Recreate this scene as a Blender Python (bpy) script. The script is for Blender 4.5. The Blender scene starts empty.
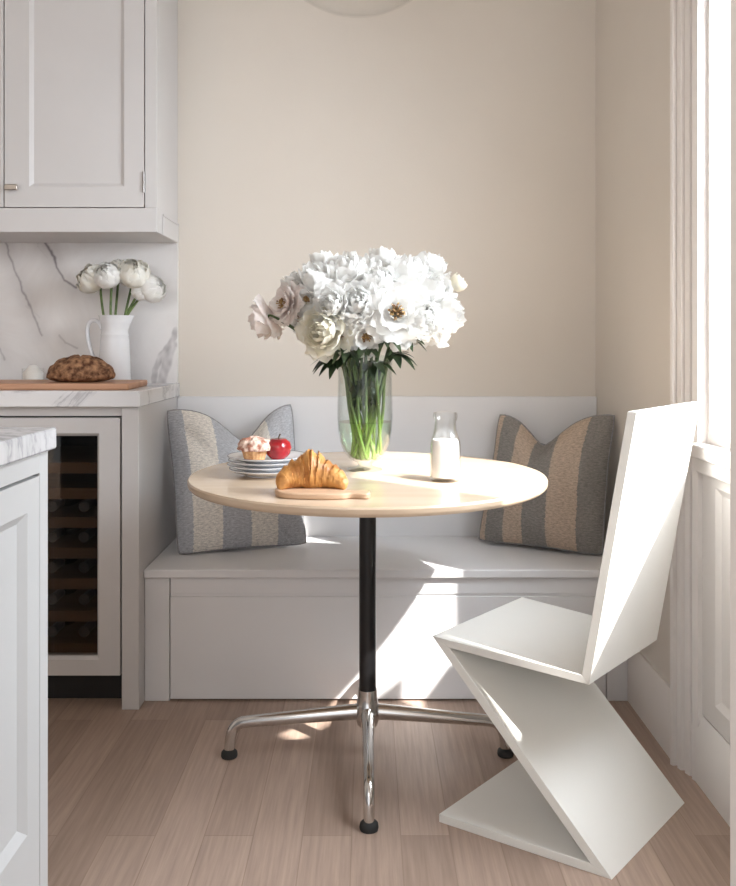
import bpy, math, random
from mathutils import Vector, noise, Matrix
PI = math.pi
C = bpy.context.scene.collection
F, CX, YH, H = 841.0, 368.0, 345.0, 1.05
random.seed(7)

def at(px, py, D):
    """a point of the room from its place in the photograph and its depth"""
    return Vector(((px - CX) / F * D, D, H - (py - YH) / F * D))

# ------------------------------------------------------------------ materials
def new_mat(name):
    m = bpy.data.materials.new(name); m.use_nodes = True
    nt = m.node_tree
    return m, nt, nt.nodes['Principled BSDF']

def rgb(c): return (c[0], c[1], c[2], 1.0)

def N(nt, typ, **kw):
    n = nt.nodes.new(typ)
    for k, v in kw.items():
        if k.startswith('i_'): n.inputs[k[2:].replace('_', ' ')].default_value = v
        else: setattr(n, k, v)
    return n

def ramp(nt, fac, stops, interp='LINEAR'):
    r = nt.nodes.new('ShaderNodeValToRGB'); r.color_ramp.interpolation = interp
    e = r.color_ramp.elements
    while len(e) < len(stops): e.new(0.5)
    for k, (p, c) in enumerate(stops):
        e[k].position = p; e[k].color = rgb(c)
    nt.links.new(fac, r.inputs['Fac'])
    return r.outputs['Color']

def noisy(name, c0, c1, scale=8.0, rough=0.5, bump=0.0, stretch=(1, 1, 1), metal=0.0, detail=4.0, bscale=None, coat=0.0, lo=0.35, hi=0.65):
    m, nt, b = new_mat(name)
    tc = N(nt, 'ShaderNodeTexCoord'); mp = N(nt, 'ShaderNodeMapping'); mp.inputs['Scale'].default_value = stretch
    nt.links.new(tc.outputs['Object'], mp.inputs['Vector'])
    t = N(nt, 'ShaderNodeTexNoise', i_Scale=scale, i_Detail=detail)
    nt.links.new(mp.outputs['Vector'], t.inputs['Vector'])
    nt.links.new(ramp(nt, t.outputs['Fac'], [(lo, c0), (hi, c1)]), b.inputs['Base Color'])
    b.inputs['Roughness'].default_value = rough; b.inputs['Metallic'].default_value = metal
    b.inputs['Coat Weight'].default_value = coat
    if bump:
        t2 = t
        if bscale:
            t2 = N(nt, 'ShaderNodeTexNoise', i_Scale=bscale, i_Detail=3.0); nt.links.new(mp.outputs['Vector'], t2.inputs['Vector'])
        bp = N(nt, 'ShaderNodeBump', i_Strength=bump, i_Distance=0.01)
        nt.links.new(t2.outputs['Fac'], bp.inputs['Height']); nt.links.new(bp.outputs['Normal'], b.inputs['Normal'])
    return m

def wood(name, c0, c1, axis='X', rough=0.35, scale=14.0, coat=0.0):
    st = {'X': (0.12, 1.6, 1.6), 'Y': (1.6, 0.12, 1.6), 'Z': (1.6, 1.6, 0.12)}[axis]
    return noisy(name, c0, c1, scale, rough, 0.03, st, detail=7.0, coat=coat, lo=0.3, hi=0.7)

def thin_glass(name, tint=(1, 1, 1), gloss=1.0, rough=0.0):
    m, nt, b = new_mat(name)
    out = nt.nodes['Material Output']; nt.nodes.remove(b)
    tr = N(nt, 'ShaderNodeBsdfTransparent'); tr.inputs['Color'].default_value = rgb(tint)
    gl = N(nt, 'ShaderNodeBsdfGlossy'); gl.inputs['Roughness'].default_value = rough
    fr = N(nt, 'ShaderNodeLayerWeight'); fr.inputs['Blend'].default_value = 0.5
    pw = N(nt, 'ShaderNodeMath', operation='POWER'); pw.inputs[1].default_value = 3.0
    sc_ = N(nt, 'ShaderNodeMath', operation='MULTIPLY_ADD'); sc_.inputs[1].default_value = 0.80; sc_.inputs[2].default_value = 0.035
    nt.links.new(fr.outputs['Facing'], pw.inputs[0]); nt.links.new(pw.outputs[0], sc_.inputs[0])
    mu = N(nt, 'ShaderNodeMath', operation='MULTIPLY'); mu.inputs[1].default_value = gloss
    mx = N(nt, 'ShaderNodeMixShader')
    nt.links.new(sc_.outputs[0], mu.inputs[0]); nt.links.new(mu.outputs[0], mx.inputs[0])
    nt.links.new(tr.outputs[0], mx.inputs[1]); nt.links.new(gl.outputs[0], mx.inputs[2])
    nt.links.new(mx.outputs[0], out.inputs['Surface'])
    return m

def marble(name, veins=True, k=1.0):
    m, nt, b = new_mat(name)
    tc = N(nt, 'ShaderNodeTexCoord')
    t = N(nt, 'ShaderNodeTexNoise', i_Scale=3.2, i_Detail=8.0, i_Roughness=0.62, i_Distortion=1.1)
    nt.links.new(tc.outputs['Object'], t.inputs['Vector'])
    s = N(nt, 'ShaderNodeMath', operation='SUBTRACT'); s.inputs[1].default_value = 0.5
    a = N(nt, 'ShaderNodeMath', operation='ABSOLUTE')
    nt.links.new(t.outputs['Fac'], s.inputs[0]); nt.links.new(s.outputs[0], a.inputs[0])
    base = ramp(nt, a.outputs[0], [(0.0, (0.50 * k, 0.50 * k, 0.53 * k)), (0.014, (0.68 * k, 0.68 * k, 0.70 * k)), (0.05, (0.77 * k, 0.77 * k, 0.79 * k))])
    if veins:
        at_ = N(nt, 'ShaderNodeAttribute', attribute_name='vein')
        base2 = ramp(nt, t.outputs['Fac'], [(0.35, (0.70, 0.675, 0.67)), (0.6, (0.78, 0.765, 0.765))])
        mx = N(nt, 'ShaderNodeMix', data_type='RGBA', blend_type='MULTIPLY')
        mx.inputs['Factor'].default_value = 1.0
        nt.links.new(base2, mx.inputs[6]); nt.links.new(at_.outputs['Color'], mx.inputs[7])
        base = mx.outputs[2]
    nt.links.new(base, b.inputs['Base Color'])
    b.inputs['Roughness'].default_value = 0.22
    return m

def floor_mat():
    m, nt, b = new_mat('oak_floor')
    tc = N(nt, 'ShaderNodeTexCoord')
    mp = N(nt, 'ShaderNodeMapping'); mp.inputs['Rotation'].default_value = (0, 0, PI / 2); mp.inputs['Location'].default_value = (0.3, 0.035, 0)
    nt.links.new(tc.outputs['Object'], mp.inputs['Vector'])
    br = N(nt, 'ShaderNodeTexBrick', offset=0.37, i_Scale=1.0)
    br.inputs['Color1'].default_value = rgb((0.375, 0.272, 0.215)); br.inputs['Color2'].default_value = rgb((0.50, 0.375, 0.305))
    br.inputs['Mortar'].default_value = rgb((0.33, 0.235, 0.182))
    br.inputs['Mortar Size'].default_value = 0.0011; br.inputs['Brick Width'].default_value = 1.5; br.inputs['Row Height'].default_value = 0.105
    br.inputs['Bias'].default_value = -0.1
    nt.links.new(mp.outputs['Vector'], br.inputs['Vector'])
    g = N(nt, 'ShaderNodeMapping'); g.inputs['Scale'].default_value = (26, 1.1, 1)
    nt.links.new(tc.outputs['Object'], g.inputs['Vector'])
    t = N(nt, 'ShaderNodeTexNoise', i_Scale=4.0, i_Detail=7.0, i_Roughness=0.6); nt.links.new(g.outputs['Vector'], t.inputs['Vector'])
    gr = ramp(nt, t.outputs['Fac'], [(0.3, (0.78, 0.77, 0.76)), (0.7, (1.08, 1.08, 1.08))])
    mx = N(nt, 'ShaderNodeMix', data_type='RGBA', blend_type='MULTIPLY'); mx.inputs['Factor'].default_value = 1.0
    nt.links.new(br.outputs['Color'], mx.inputs[6]); nt.links.new(gr, mx.inputs[7])
    nt.links.new(mx.outputs[2], b.inputs['Base Color'])
    b.inputs['Roughness'].default_value = 0.42
    bp = N(nt, 'ShaderNodeBump', i_Strength=0.08, i_Distance=0.004)
    nt.links.new(t.outputs['Fac'], bp.inputs['Height']); nt.links.new(bp.outputs['Normal'], b.inputs['Normal'])
    return m

def stripe_mat(name, edges, grey, tan, rough=0.95):
    m, nt, b = new_mat(name)
    uv = N(nt, 'ShaderNodeTexCoord'); sp = N(nt, 'ShaderNodeSeparateXYZ')
    wob = N(nt, 'ShaderNodeTexNoise', i_Scale=60.0, i_Detail=2.0)
    nt.links.new(uv.outputs['UV'], sp.inputs[0]); nt.links.new(uv.outputs['UV'], wob.inputs['Vector'])
    ad = N(nt, 'ShaderNodeMath', operation='MULTIPLY_ADD'); ad.inputs[1].default_value = 0.03
    sh = N(nt, 'ShaderNodeMath', operation='SUBTRACT'); sh.inputs[1].default_value = 0.015
    nt.links.new(wob.outputs['Fac'], ad.inputs[0]); nt.links.new(sp.outputs['X'], ad.inputs[2]); nt.links.new(ad.outputs[0], sh.inputs[0])
    col = ramp(nt, sh.outputs[0], [(p, grey if k == 'g' else tan) for p, k in edges], 'CONSTANT')
    mp = N(nt, 'ShaderNodeMapping'); mp.inputs['Scale'].default_value = (36, 105, 1)
    nt.links.new(uv.outputs['UV'], mp.inputs['Vector'])
    w = N(nt, 'ShaderNodeTexNoise', i_Scale=1.0, i_Detail=5.0, i_Roughness=0.75); nt.links.new(mp.outputs['Vector'], w.inputs['Vector'])
    g = ramp(nt, w.outputs['Fac'], [(0.33, (0.60, 0.60, 0.61)), (0.66, (1.2, 1.19, 1.17))])
    mx = N(nt, 'ShaderNodeMix', data_type='RGBA', blend_type='MULTIPLY'); mx.inputs['Factor'].default_value = 1.0
    nt.links.new(col, mx.inputs[6]); nt.links.new(g, mx.inputs[7]); nt.links.new(mx.outputs[2], b.inputs['Base Color'])
    b.inputs['Roughness'].default_value = rough
    bp = N(nt, 'ShaderNodeBump', i_Strength=0.6, i_Distance=0.006)
    nt.links.new(w.outputs['Fac'], bp.inputs['Height']); nt.links.new(bp.outputs['Normal'], b.inputs['Normal'])
    return m

def petal_mat(name, c0, c1, trans=0.48):
    m, nt, b = new_mat(name)
    out = nt.nodes['Material Output']
    tc = N(nt, 'ShaderNodeTexCoord')
    t = N(nt, 'ShaderNodeTexNoise', i_Scale=38.0, i_Detail=3.0); nt.links.new(tc.outputs['Object'], t.inputs['Vector'])
    col = ramp(nt, t.outputs['Fac'], [(0.35, c0), (0.62, c1)])
    nt.links.new(col, b.inputs['Base Color']); b.inputs['Roughness'].default_value = 0.7
    b.inputs['Specular IOR Level'].default_value = 0.2
    tl = N(nt, 'ShaderNodeBsdfTranslucent'); nt.links.new(col, tl.inputs['Color'])
    mx = N(nt, 'ShaderNodeMixShader'); mx.inputs[0].default_value = trans
    nt.links.new(b.outputs[0], mx.inputs[1]); nt.links.new(tl.outputs[0], mx.inputs[2]); nt.links.new(mx.outputs[0], out.inputs['Surface'])
    return m

def stem_mat():
    m, nt, b = new_mat('stem_green')
    g = N(nt, 'ShaderNodeNewGeometry'); sp = N(nt, 'ShaderNodeSeparateXYZ'); nt.links.new(g.outputs['Position'], sp.inputs[0])
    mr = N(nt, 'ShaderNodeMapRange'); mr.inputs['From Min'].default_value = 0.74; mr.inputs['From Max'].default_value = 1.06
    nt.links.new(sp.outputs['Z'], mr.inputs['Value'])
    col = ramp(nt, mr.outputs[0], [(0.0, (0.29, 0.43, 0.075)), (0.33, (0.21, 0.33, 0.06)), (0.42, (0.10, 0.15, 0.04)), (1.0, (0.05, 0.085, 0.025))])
    nt.links.new(col, b.inputs['Base Color']); b.inputs['Roughness'].default_value = 0.5
    return m

M = {}
M['wall'] = noisy('wall_plaster', (0.70, 0.648, 0.585), (0.725, 0.673, 0.61), 2.0, 0.9, 0.03, bscale=160)
M['paint'] = noisy('white_painted_joinery', (0.78, 0.775, 0.785), (0.81, 0.805, 0.815), 3.0, 0.42)
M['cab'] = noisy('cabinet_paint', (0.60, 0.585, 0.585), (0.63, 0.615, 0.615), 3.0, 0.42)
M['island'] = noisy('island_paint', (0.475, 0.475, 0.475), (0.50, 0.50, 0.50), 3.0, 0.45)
M['trim'] = noisy('trim_paint', (0.755, 0.715, 0.685), (0.79, 0.75, 0.715), 3.0, 0.42)
M['ceil'] = noisy('ceiling_paint', (0.80, 0.78, 0.75), (0.83, 0.81, 0.78), 2.0, 0.9)
M['floor'] = floor_mat()
M['marble'] = marble('veined_marble_slab', True)
M['marble_top'] = marble('marble_worktop', False)
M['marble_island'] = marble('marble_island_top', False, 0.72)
M['dark'] = noisy('dark_interior', (0.006, 0.006, 0.007), (0.012, 0.011, 0.012), 5, 0.6)
M['shelfwood'] = wood('cooler_shelf_wood', (0.13, 0.065, 0.03), (0.22, 0.115, 0.055), 'X', 0.5)
M['coolglass'] = thin_glass('tinted_cooler_glass', (0.66, 0.64, 0.62), 0.55)
M['bottle'] = noisy('dark_bottle_glass', (0.012, 0.016, 0.012), (0.03, 0.035, 0.03), 6, 0.08)
M['foil'] = noisy('bottle_foil', (0.06, 0.06, 0.065), (0.14, 0.14, 0.15), 12, 0.3, metal=0.6)
M['chrome'] = noisy('polished_aluminium', (0.62, 0.61, 0.60), (0.70, 0.69, 0.68), 4, 0.14, metal=1.0)
M['black'] = noisy('black_enamel', (0.008, 0.008, 0.009), (0.014, 0.014, 0.015), 6, 0.3)
M['rubber'] = noisy('black_rubber', (0.01, 0.01, 0.01), (0.02, 0.02, 0.02), 20, 0.7)
M['maple'] = wood('pale_maple', (0.62, 0.47, 0.335), (0.71, 0.565, 0.42), 'X', 0.25, 11.0, coat=0.3)
M['chair'] = noisy('white_lacquer', (0.815, 0.805, 0.765), (0.84, 0.83, 0.79), 3, 0.33)
M['chairedge'] = M['chair']
M['glass'] = thin_glass('clear_glass', (0.965, 0.985, 0.975), 0.9)
M['pane'] = thin_glass('window_glass', (0.99, 0.99, 0.99), 0.4)
M['bottleglass'] = thin_glass('milk_bottle_glass', (0.985, 0.99, 0.99), 1.3)
M['lampglass'] = thin_glass('lamp_glass', (0.995, 0.995, 0.992), 0.45)
M['water'] = thin_glass('vase_water', (0.93, 0.98, 0.90), 0.5)
M['watertop'] = thin_glass('water_surface', (0.86, 0.93, 0.82), 2.5)
M['milk'] = noisy('milk', (0.88, 0.87, 0.85), (0.90, 0.89, 0.87), 4, 0.4)
M['china'] = noisy('white_china', (0.83, 0.83, 0.85), (0.86, 0.86, 0.88), 6, 0.16)
M['rim'] = noisy('blue_rim_glaze', (0.12, 0.13, 0.17), (0.18, 0.20, 0.25), 20, 0.2)
M['pitcher'] = noisy('white_enamel', (0.80, 0.82, 0.86), (0.83, 0.85, 0.89), 6, 0.15)
M['bread'] = noisy('bread_crust', (0.085, 0.028, 0.010), (0.46, 0.25, 0.13), 62, 0.8, 0.7, detail=6, lo=0.36, hi=0.7)
M['croissant'] = noisy('croissant_crust', (0.36, 0.13, 0.025), (0.68, 0.34, 0.10), 30, 0.45, 0.4, detail=5)
M['muffin'] = noisy('muffin_sponge', (0.42, 0.17, 0.06), (0.72, 0.42, 0.20), 60, 0.85, 0.4)
M['crumble'] = noisy('muffin_crumble', (0.40, 0.16, 0.10), (0.86, 0.66, 0.55), 75, 0.85, 0.5, lo=0.38, hi=0.58)
M['fruit'] = noisy('red_fruit_skin', (0.20, 0.006, 0.010), (0.48, 0.015, 0.022), 24, 0.2, coat=0.4)
M['stalk'] = noisy('brown_stalk', (0.08, 0.05, 0.02), (0.14, 0.09, 0.04), 30, 0.8)
M['board'] = wood('chopping_board_wood', (0.46, 0.235, 0.135), (0.62, 0.36, 0.23), 'X', 0.5, 12)
M['boardpale'] = wood('serving_board_wood', (0.50, 0.31, 0.19), (0.66, 0.46, 0.31), 'X', 0.5, 16)
M['wax'] = noisy('candle_wax', (0.86, 0.84, 0.80), (0.9, 0.88, 0.85), 8, 0.5)
M['petal_w'] = petal_mat('white_petals', (0.91, 0.905, 0.88), (0.96, 0.955, 0.94))
M['petal_c'] = petal_mat('cream_petals', (0.90, 0.86, 0.74), (0.95, 0.93, 0.85))
M['petal_p'] = petal_mat('blush_petals', (0.88, 0.79, 0.75), (0.93, 0.89, 0.86))
M['petal_r'] = petal_mat('ranunculus_petals', (0.93, 0.90, 0.81), (0.96, 0.95, 0.90), 0.25)
M['petal_v'] = petal_mat('white_ranunculus_petals', (0.95, 0.94, 0.90), (0.97, 0.965, 0.95), 0.25)
M['heart'] = noisy('flower_heart', (0.14, 0.05, 0.035), (0.58, 0.40, 0.16), 160, 0.8)
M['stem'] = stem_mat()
M['leaf'] = noisy('peony_leaf', (0.010, 0.020, 0.009), (0.035, 0.06, 0.02), 22, 0.4)
M['stem2'] = noisy('ranunculus_stem', (0.05, 0.09, 0.025), (0.16, 0.24, 0.07), 30, 0.5)
M['brass'] = noisy('aged_nickel', (0.42, 0.38, 0.34), (0.55, 0.50, 0.45), 30, 0.3, metal=1.0)
M['steel'] = noisy('hinge_steel', (0.30, 0.29, 0.28), (0.36, 0.35, 0.34), 30, 0.35, metal=1.0)
M['cush_l'] = stripe_mat('striped_linen_blue', [(0, 'g'), (.11, 't'), (.33, 'g'), (.55, 't'), (.76, 'g')], (0.55, 0.565, 0.605), (0.90, 0.86, 0.80))
M['cush_r'] = stripe_mat('striped_linen_tan', [(0, 't'), (.06, 'g'), (.22, 't'), (.38, 'g'), (.58, 't'), (.81, 'g')], (0.31, 0.29, 0.27), (0.60, 0.475, 0.375))
M['piping'] = noisy('cushion_piping', (0.25, 0.25, 0.26), (0.36, 0.35, 0.35), 120, 0.95)
M['cord'] = noisy('lamp_cord', (0.6, 0.58, 0.55), (0.66, 0.64, 0.6), 40, 0.7)
M['bulb'] = noisy('frosted_bulb', (0.9, 0.87, 0.8), (0.94, 0.9, 0.84), 5, 0.3)

# ------------------------------------------------------------------ mesh helpers
ORG = {}
class MB:
    def __init__(s): s.v = []; s.f = []; s.uv = None
    def add(s, vs, fs):
        n = len(s.v); s.v += [Vector(v) for v in vs]; s.f += [tuple(i + n for i in f) for f in fs]; return s
    def box(s, x0, x1, y0, y1, z0, z1):
        return s.add([(x0,y0,z0),(x1,y0,z0),(x1,y1,z0),(x0,y1,z0),(x0,y0,z1),(x1,y0,z1),(x1,y1,z1),(x0,y1,z1)],
                     [(0,3,2,1),(4,5,6,7),(0,1,5,4),(1,2,6,5),(2,3,7,6),(3,0,4,7)])
    def prism(s, poly, z0, z1):           # polygon counter-clockwise in plan
        n = len(poly)
        vs = [(x, y, z0) for x, y in poly] + [(x, y, z1) for x, y in poly]
        return s.add(vs, [tuple(range(n - 1, -1, -1)), tuple(range(n, 2 * n))] + [(i, (i + 1) % n, n + (i + 1) % n, n + i) for i in range(n)])
    def slab(s, a, b, c, d, t):           # quad a b c d thickened by t along -normal
        a, b, c, d = map(Vector, (a, b, c, d)); n = (b - a).cross(d - a).normalized() * t
        return s.add([a - n, b - n, c - n, d - n, a, b, c, d], [(0,3,2,1),(4,5,6,7),(0,1,5,4),(1,2,6,5),(2,3,7,6),(3,0,4,7)])
    def lathe(s, prof, c=(0, 0, 0), seg=40, axis='Z', fl=None, close=True):
        c = Vector(c); vs = []; fs = []
        n = len(prof)
        for j in range(seg):
            a = 2 * PI * j / seg
            for k, (r, z) in enumerate(prof):
                rr = r if fl is None else r * fl(a, z)
                p = Vector((rr * math.cos(a), rr * math.sin(a), z))
                if axis == 'Y': p = Vector((p.x, p.z, -p.y))
                vs.append(c + p)
        for j in range(seg):
            j2 = (j + 1) % seg
            for k in range(n - 1): fs.append((j * n + k, j2 * n + k, j2 * n + k + 1, j * n + k + 1))
        if close:
            if prof[0][0] > 1e-6: fs.append(tuple(j * n for j in range(seg - 1, -1, -1)))
            if prof[-1][0] > 1e-6: fs.append(tuple(j * n + n - 1 for j in range(seg)))
        return s.add(vs, fs)
    def tube(s, pts, rad, seg=10, cap=True, flat=None):
        pts = [Vector(p) for p in pts]; n = len(pts)
        if not hasattr(rad, '__len__'): rad = [rad] * n
        vs = []; fs = []; up = None
        for i, p in enumerate(pts):
            t = (pts[min(i + 1, n - 1)] - pts[max(i - 1, 0)]).normalized()
            if up is None:
                up = Vector((0, 0, 1)) if abs(t.z) < 0.9 else Vector((1, 0, 0))
            sd = t.cross(up).normalized(); up = sd.cross(t).normalized()
            for j in range(seg):
                a = 2 * PI * j / seg
                vs.append(p + sd * math.cos(a) * rad[i] * (flat or 1.0) + up * math.sin(a) * rad[i])
        for i in range(n - 1):
            for j in range(seg):
                j2 = (j + 1) % seg
                fs.append((i * seg + j, i * seg + j2, (i + 1) * seg + j2, (i + 1) * seg + j))
        if cap: fs += [tuple(range(seg - 1, -1, -1)), tuple((n - 1) * seg + j for j in range(seg))]
        return s.add(vs, fs)
    def grid(s, fn, nu, nv):
        vs = [fn(i / (nu - 1), j / (nv - 1)) for i in range(nu) for j in range(nv)]
        return s.add(vs, [(i * nv + j, (i + 1) * nv + j, (i + 1) * nv + j + 1, i * nv + j + 1) for i in range(nu - 1) for j in range(nv - 1)])
    def build(s, name, mat, parent=None, origin=None, smooth=40, bevel=0.0, bseg=2):
        if origin is None:
            if parent is not None: origin = ORG[parent.name]
            else:
                xs = [v.x for v in s.v]; ys = [v.y for v in s.v]
                origin = Vector(((min(xs) + max(xs)) / 2, (min(ys) + max(ys)) / 2, min(v.z for v in s.v)))
        origin = Vector(origin)
        me = bpy.data.meshes.new(name)
        me.from_pydata([tuple(v - origin) for v in s.v], [], s.f)
        if s.uv:
            l = me.uv_layers.new(name='UVMap')
            for lp in me.loops: l.data[lp.index].uv = s.uv[lp.vertex_index]
        me.materials.append(mat)
        if smooth:
            me.polygons.foreach_set('use_smooth', [True] * len(me.polygons)); me.update()
            me.set_sharp_from_angle(angle=math.radians(smooth))
        o = bpy.data.objects.new(name, me); C.objects.link(o)
        ORG[o.name] = origin
        if parent is not None: o.parent = parent; o.location = origin - ORG[parent.name]
        else: o.location = origin
        if bevel:
            b = o.modifiers.new('bevel', 'BEVEL'); b.width = bevel; b.segments = bseg; b.limit_method = 'ANGLE'; b.angle_limit = math.radians(40)
        return o

def tag(o, label=None, cat=None, group=None, kind=None):
    if label: o['label'] = label
    if cat: o['category'] = cat
    if group: o['group'] = group
    if kind: o['kind'] = kind
    return o

def thing(name, loc, label, cat, group=None, kind=None):
    o = bpy.data.objects.new(name, None); C.objects.link(o); o.empty_display_size = 0.05
    o.location = loc; ORG[o.name] = Vector(loc)
    return tag(o, label, cat, group, kind)

def framed(mb, O, U, V, Nn, w, h, t, stile, recess=0.009, slope=0.012, hole=False, stiles=None):
    """a framed panel: O lower-left front corner, U right, V up, Nn outward"""
    O, U, V, Nn = map(Vector, (O, U, V, Nn))
    l, r, b, tp = stiles or (stile,) * 4
    P = lambda u, v, n: O + U * u + V * v + Nn * n
    out = [(0, 0), (w, 0), (w, h), (0, h)]
    i1 = [(l, b), (w - r, b), (w - r, h - tp), (l, h - tp)]
    i2 = [(l + slope, b + slope), (w - r - slope, b + slope), (w - r - slope, h - tp - slope), (l + slope, h - tp - slope)]
    vs = [P(*p, 0) for p in out] + [P(*p, 0) for p in i1] + [P(*p, -recess) for p in i2] + [P(*p, -t) for p in out] + [P(*p, -t) for p in i2]
    fs = []
    for k in range(4):
        k2 = (k + 1) % 4
        fs += [(k, k2, 4 + k2, 4 + k), (4 + k, 4 + k2, 8 + k2, 8 + k), (12 + k, 12 + k2, k2, k)]
        if hole: fs += [(8 + k, 8 + k2, 16 + k2, 16 + k), (16 + k, 16 + k2, 12 + k2, 12 + k)]
    if not hole: fs += [(8, 9, 10, 11), (15, 14, 13, 12)]
    return mb.add(vs, fs)

def smoothstep(a, b, x):
    t = max(0.0, min(1.0, (x - a) / (b - a))); return t * t * (3 - 2 * t)

# ------------------------------------------------------------------ room shell
DW = 2.92; XR = 0.79; ZC = 2.7
def struct(o): o['kind'] = 'structure'; return o
struct(MB().box(-2.9, 1.2, -2.6, DW + 0.1, -0.1, 0).build('floor', M['floor'], origin=(0, 0, 0)))
struct(MB().box(-2.9, 1.2, -2.6, DW + 0.1, ZC, ZC + 0.1).build('ceiling', M['ceil']))
struct(MB().box(-2.9, 1.2, DW, DW + 0.12, 0, ZC).build('wall_back', M['wall']))
struct(MB().box(-2.9, -2.8, -2.6, DW, 0, ZC).build('wall_left', M['wall']))
Y_FAR, Y_NEAR = 2.03, 1.27
struct(MB().box(XR, XR + 0.12, 2.10, DW, 0, ZC).build('wall_right', M['wall']))
struct(MB().box(XR, XR + 0.12, -2.6, Y_NEAR, 0, ZC).build('wall_right', M['wall']))
BX = 0.812
struct(MB().box(BX, BX + 0.10, Y_NEAR, 2.10, 0, 0.785).build('wall_right', M['trim']))
struct(MB().box(BX, BX + 0.10, Y_NEAR, 2.10, 1.98, ZC).build('wall_right', M['wall']))
# baseboard along the right wall, moulded cap
def base_profile(x): return [(x, 0), (x - 0.024, 0), (x - 0.024, 0.125), (x - 0.018, 0.138), (x - 0.016, 0.150), (x - 0.008, 0.160), (x, 0.160)]
def extrude_y(mb, prof, y0, y1):
    n = len(prof)
    return mb.add([(x, y0, z) for x, z in prof] + [(x, y1, z) for x, z in prof],
                  [tuple(range(n)), tuple(range(2 * n - 1, n - 1, -1))] + [(i, n + i, n + (i + 1) % n, (i + 1) % n) for i in range(n)])
struct(extrude_y(MB(), base_profile(XR), 2.10, DW).build('baseboard_right', M['trim'], smooth=30))
struct(extrude_y(MB(), base_profile(BX), Y_NEAR, 2.05).build('baseboard_right', M['trim'], smooth=30))
# splayed, fluted casing between wall and window bay
A = Vector((0.768, 2.112)); B = Vector((0.804, 2.022))
d = (B - A); L = d.length; d.normalize(); nrm = Vector((d.y, -d.x))
if nrm.x > 0: nrm = -nrm
prof = [(0, .012), (.10, .012), (.13, .002), (.20, .002), (.23, .009), (.36, .009), (.40, .001), (.47, .001), (.50, .009), (.66, .009), (.70, .000), (.78, .000), (.80, .014), (1.0, .014)]
poly = [A + d * L * u + nrm * n for u, n in prof]
poly = [(p.x, p.y) for p in poly] + [(0.92, B.y), (0.92, A.y)]
struct(MB().prism(poly, 0, ZC).build('trim_1', M['trim'], smooth=25))
# near return of the bay: a white post at the edge of the picture
struct(MB().prism([(0.491, 1.14), (0.80, 1.14), (0.80, 1.185), (0.52, 1.185), (0.507, 1.172)], 0, ZC).build('trim_2', M['trim'], smooth=25))
# raised panel below the sill
pm = MB(); framed(pm, (BX - 0.010, 2.018, 0.165), (0, -1, 0), (0, 0, 1), (-1, 0, 0), 0.74, 0.605, 0.012, 0.05, 0.009, 0.016, stiles=(0.075, 0.075, 0.05, 0.05))
struct(pm.build('trim_3', M['trim'], smooth=25))
# window: Empty root with frame, sill, pane
win = thing('window_1', (BX + 0.05, 1.6, 0.79), None, None, None, 'structure')
sm = MB(); sm.prism([(0.772, Y_NEAR), (BX + 0.10, Y_NEAR), (BX + 0.10, 2.022), (0.772, 2.022)], 0.782, 0.815)
sm.box(0.785, BX, Y_NEAR, 2.022, 0.745, 0.782)
sm.build('window_sill', M['trim'], win, bevel=0.005)
fr = MB(); x0, x1 = BX + 0.002, BX + 0.04
fr.box(x0, x1, Y_NEAR, 2.025, 0.815, 0.840).box(x0, x1, Y_NEAR, 2.025, 1.95, 1.98)
fr.box(x0, x1, 2.003, 2.025, 0.84, 1.95).box(x0, x1, Y_NEAR, Y_NEAR + .04, 0.84, 1.95)
fr.build('window_frame', M['trim'], win)
MB().box(BX + 0.018, BX + 0.022, Y_NEAR + .04, 2.003, 0.84, 1.95).build('pane', M['pane'], win)

# ------------------------------------------------------------------ kitchen: base cabinet, wine cooler, worktop, backsplash, wall cabinet
XE = -0.659
bc = thing('base_cabinet', (-1.0, 2.68, 0), 'white base cabinet with tall end panel housing the glass-fronted wine cooler', 'cabinet')
ep = MB().box(XE - 0.05, XE, 2.42, DW, 0, 0.872); ep.build('end_panel', M['cab'], bc, bevel=0.002)
MB().box(-1.52, XE - .05, 2.428, 2.448, 0.845, 0.872).build('top_rail', M['cab'], bc, bevel=0.001)
MB().box(-1.52, XE - .05, 2.50, 2.52, 0, 0.09).build('toe_kick', M['dark'], bc)
MB().box(-1.52, -1.36, 2.43, DW, 0.09, 0.845).build('side_unit', M['cab'], bc, bevel=0.002)
wc = thing('wine_cooler', (-1.03, 2.68, 0.09), 'built-in wine cooler with white framed dark glass door under the marble worktop', 'wine cooler')
cav = MB()
X0, X1 = -1.345, XE - 0.055
cav.box(X0, X1, 2.89, 2.905, .095, .84).box(X0, X0 + .015, 2.47, 2.89, .095, .84).box(X1 - .015, X1, 2.47, 2.89, .095, .84)
cav.box(X0 + .015, X1 - .015, 2.47, 2.89, .095, .11).box(X0 + .015, X1 - .015, 2.47, 2.89, .825, .84)
cav.build('cooler_body', M['dark'], wc)
dr = MB(); framed(dr, (X0, 2.425, 0.097), (1, 0, 0), (0, 0, 1), (0, -1, 0), X1 - X0 - 0.001, 0.743, 0.035, 0.07, 0.010, 0.008, hole=True, stiles=(.068, .060, .045, .045))
door = dr.build('door', M['cab'], wc, smooth=25)
MB().box(X0 + .07, X1 - .062, 2.440, 2.446, .148, .79).build('glass_pane', M['coolglass'], door)
shelves = [0.705, 0.630, 0.545, 0.455, 0.365, 0.270, 0.175]
names = ['top', 'second', 'third', 'fourth', 'fifth', 'sixth', 'lowest']
bproto = None
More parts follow.
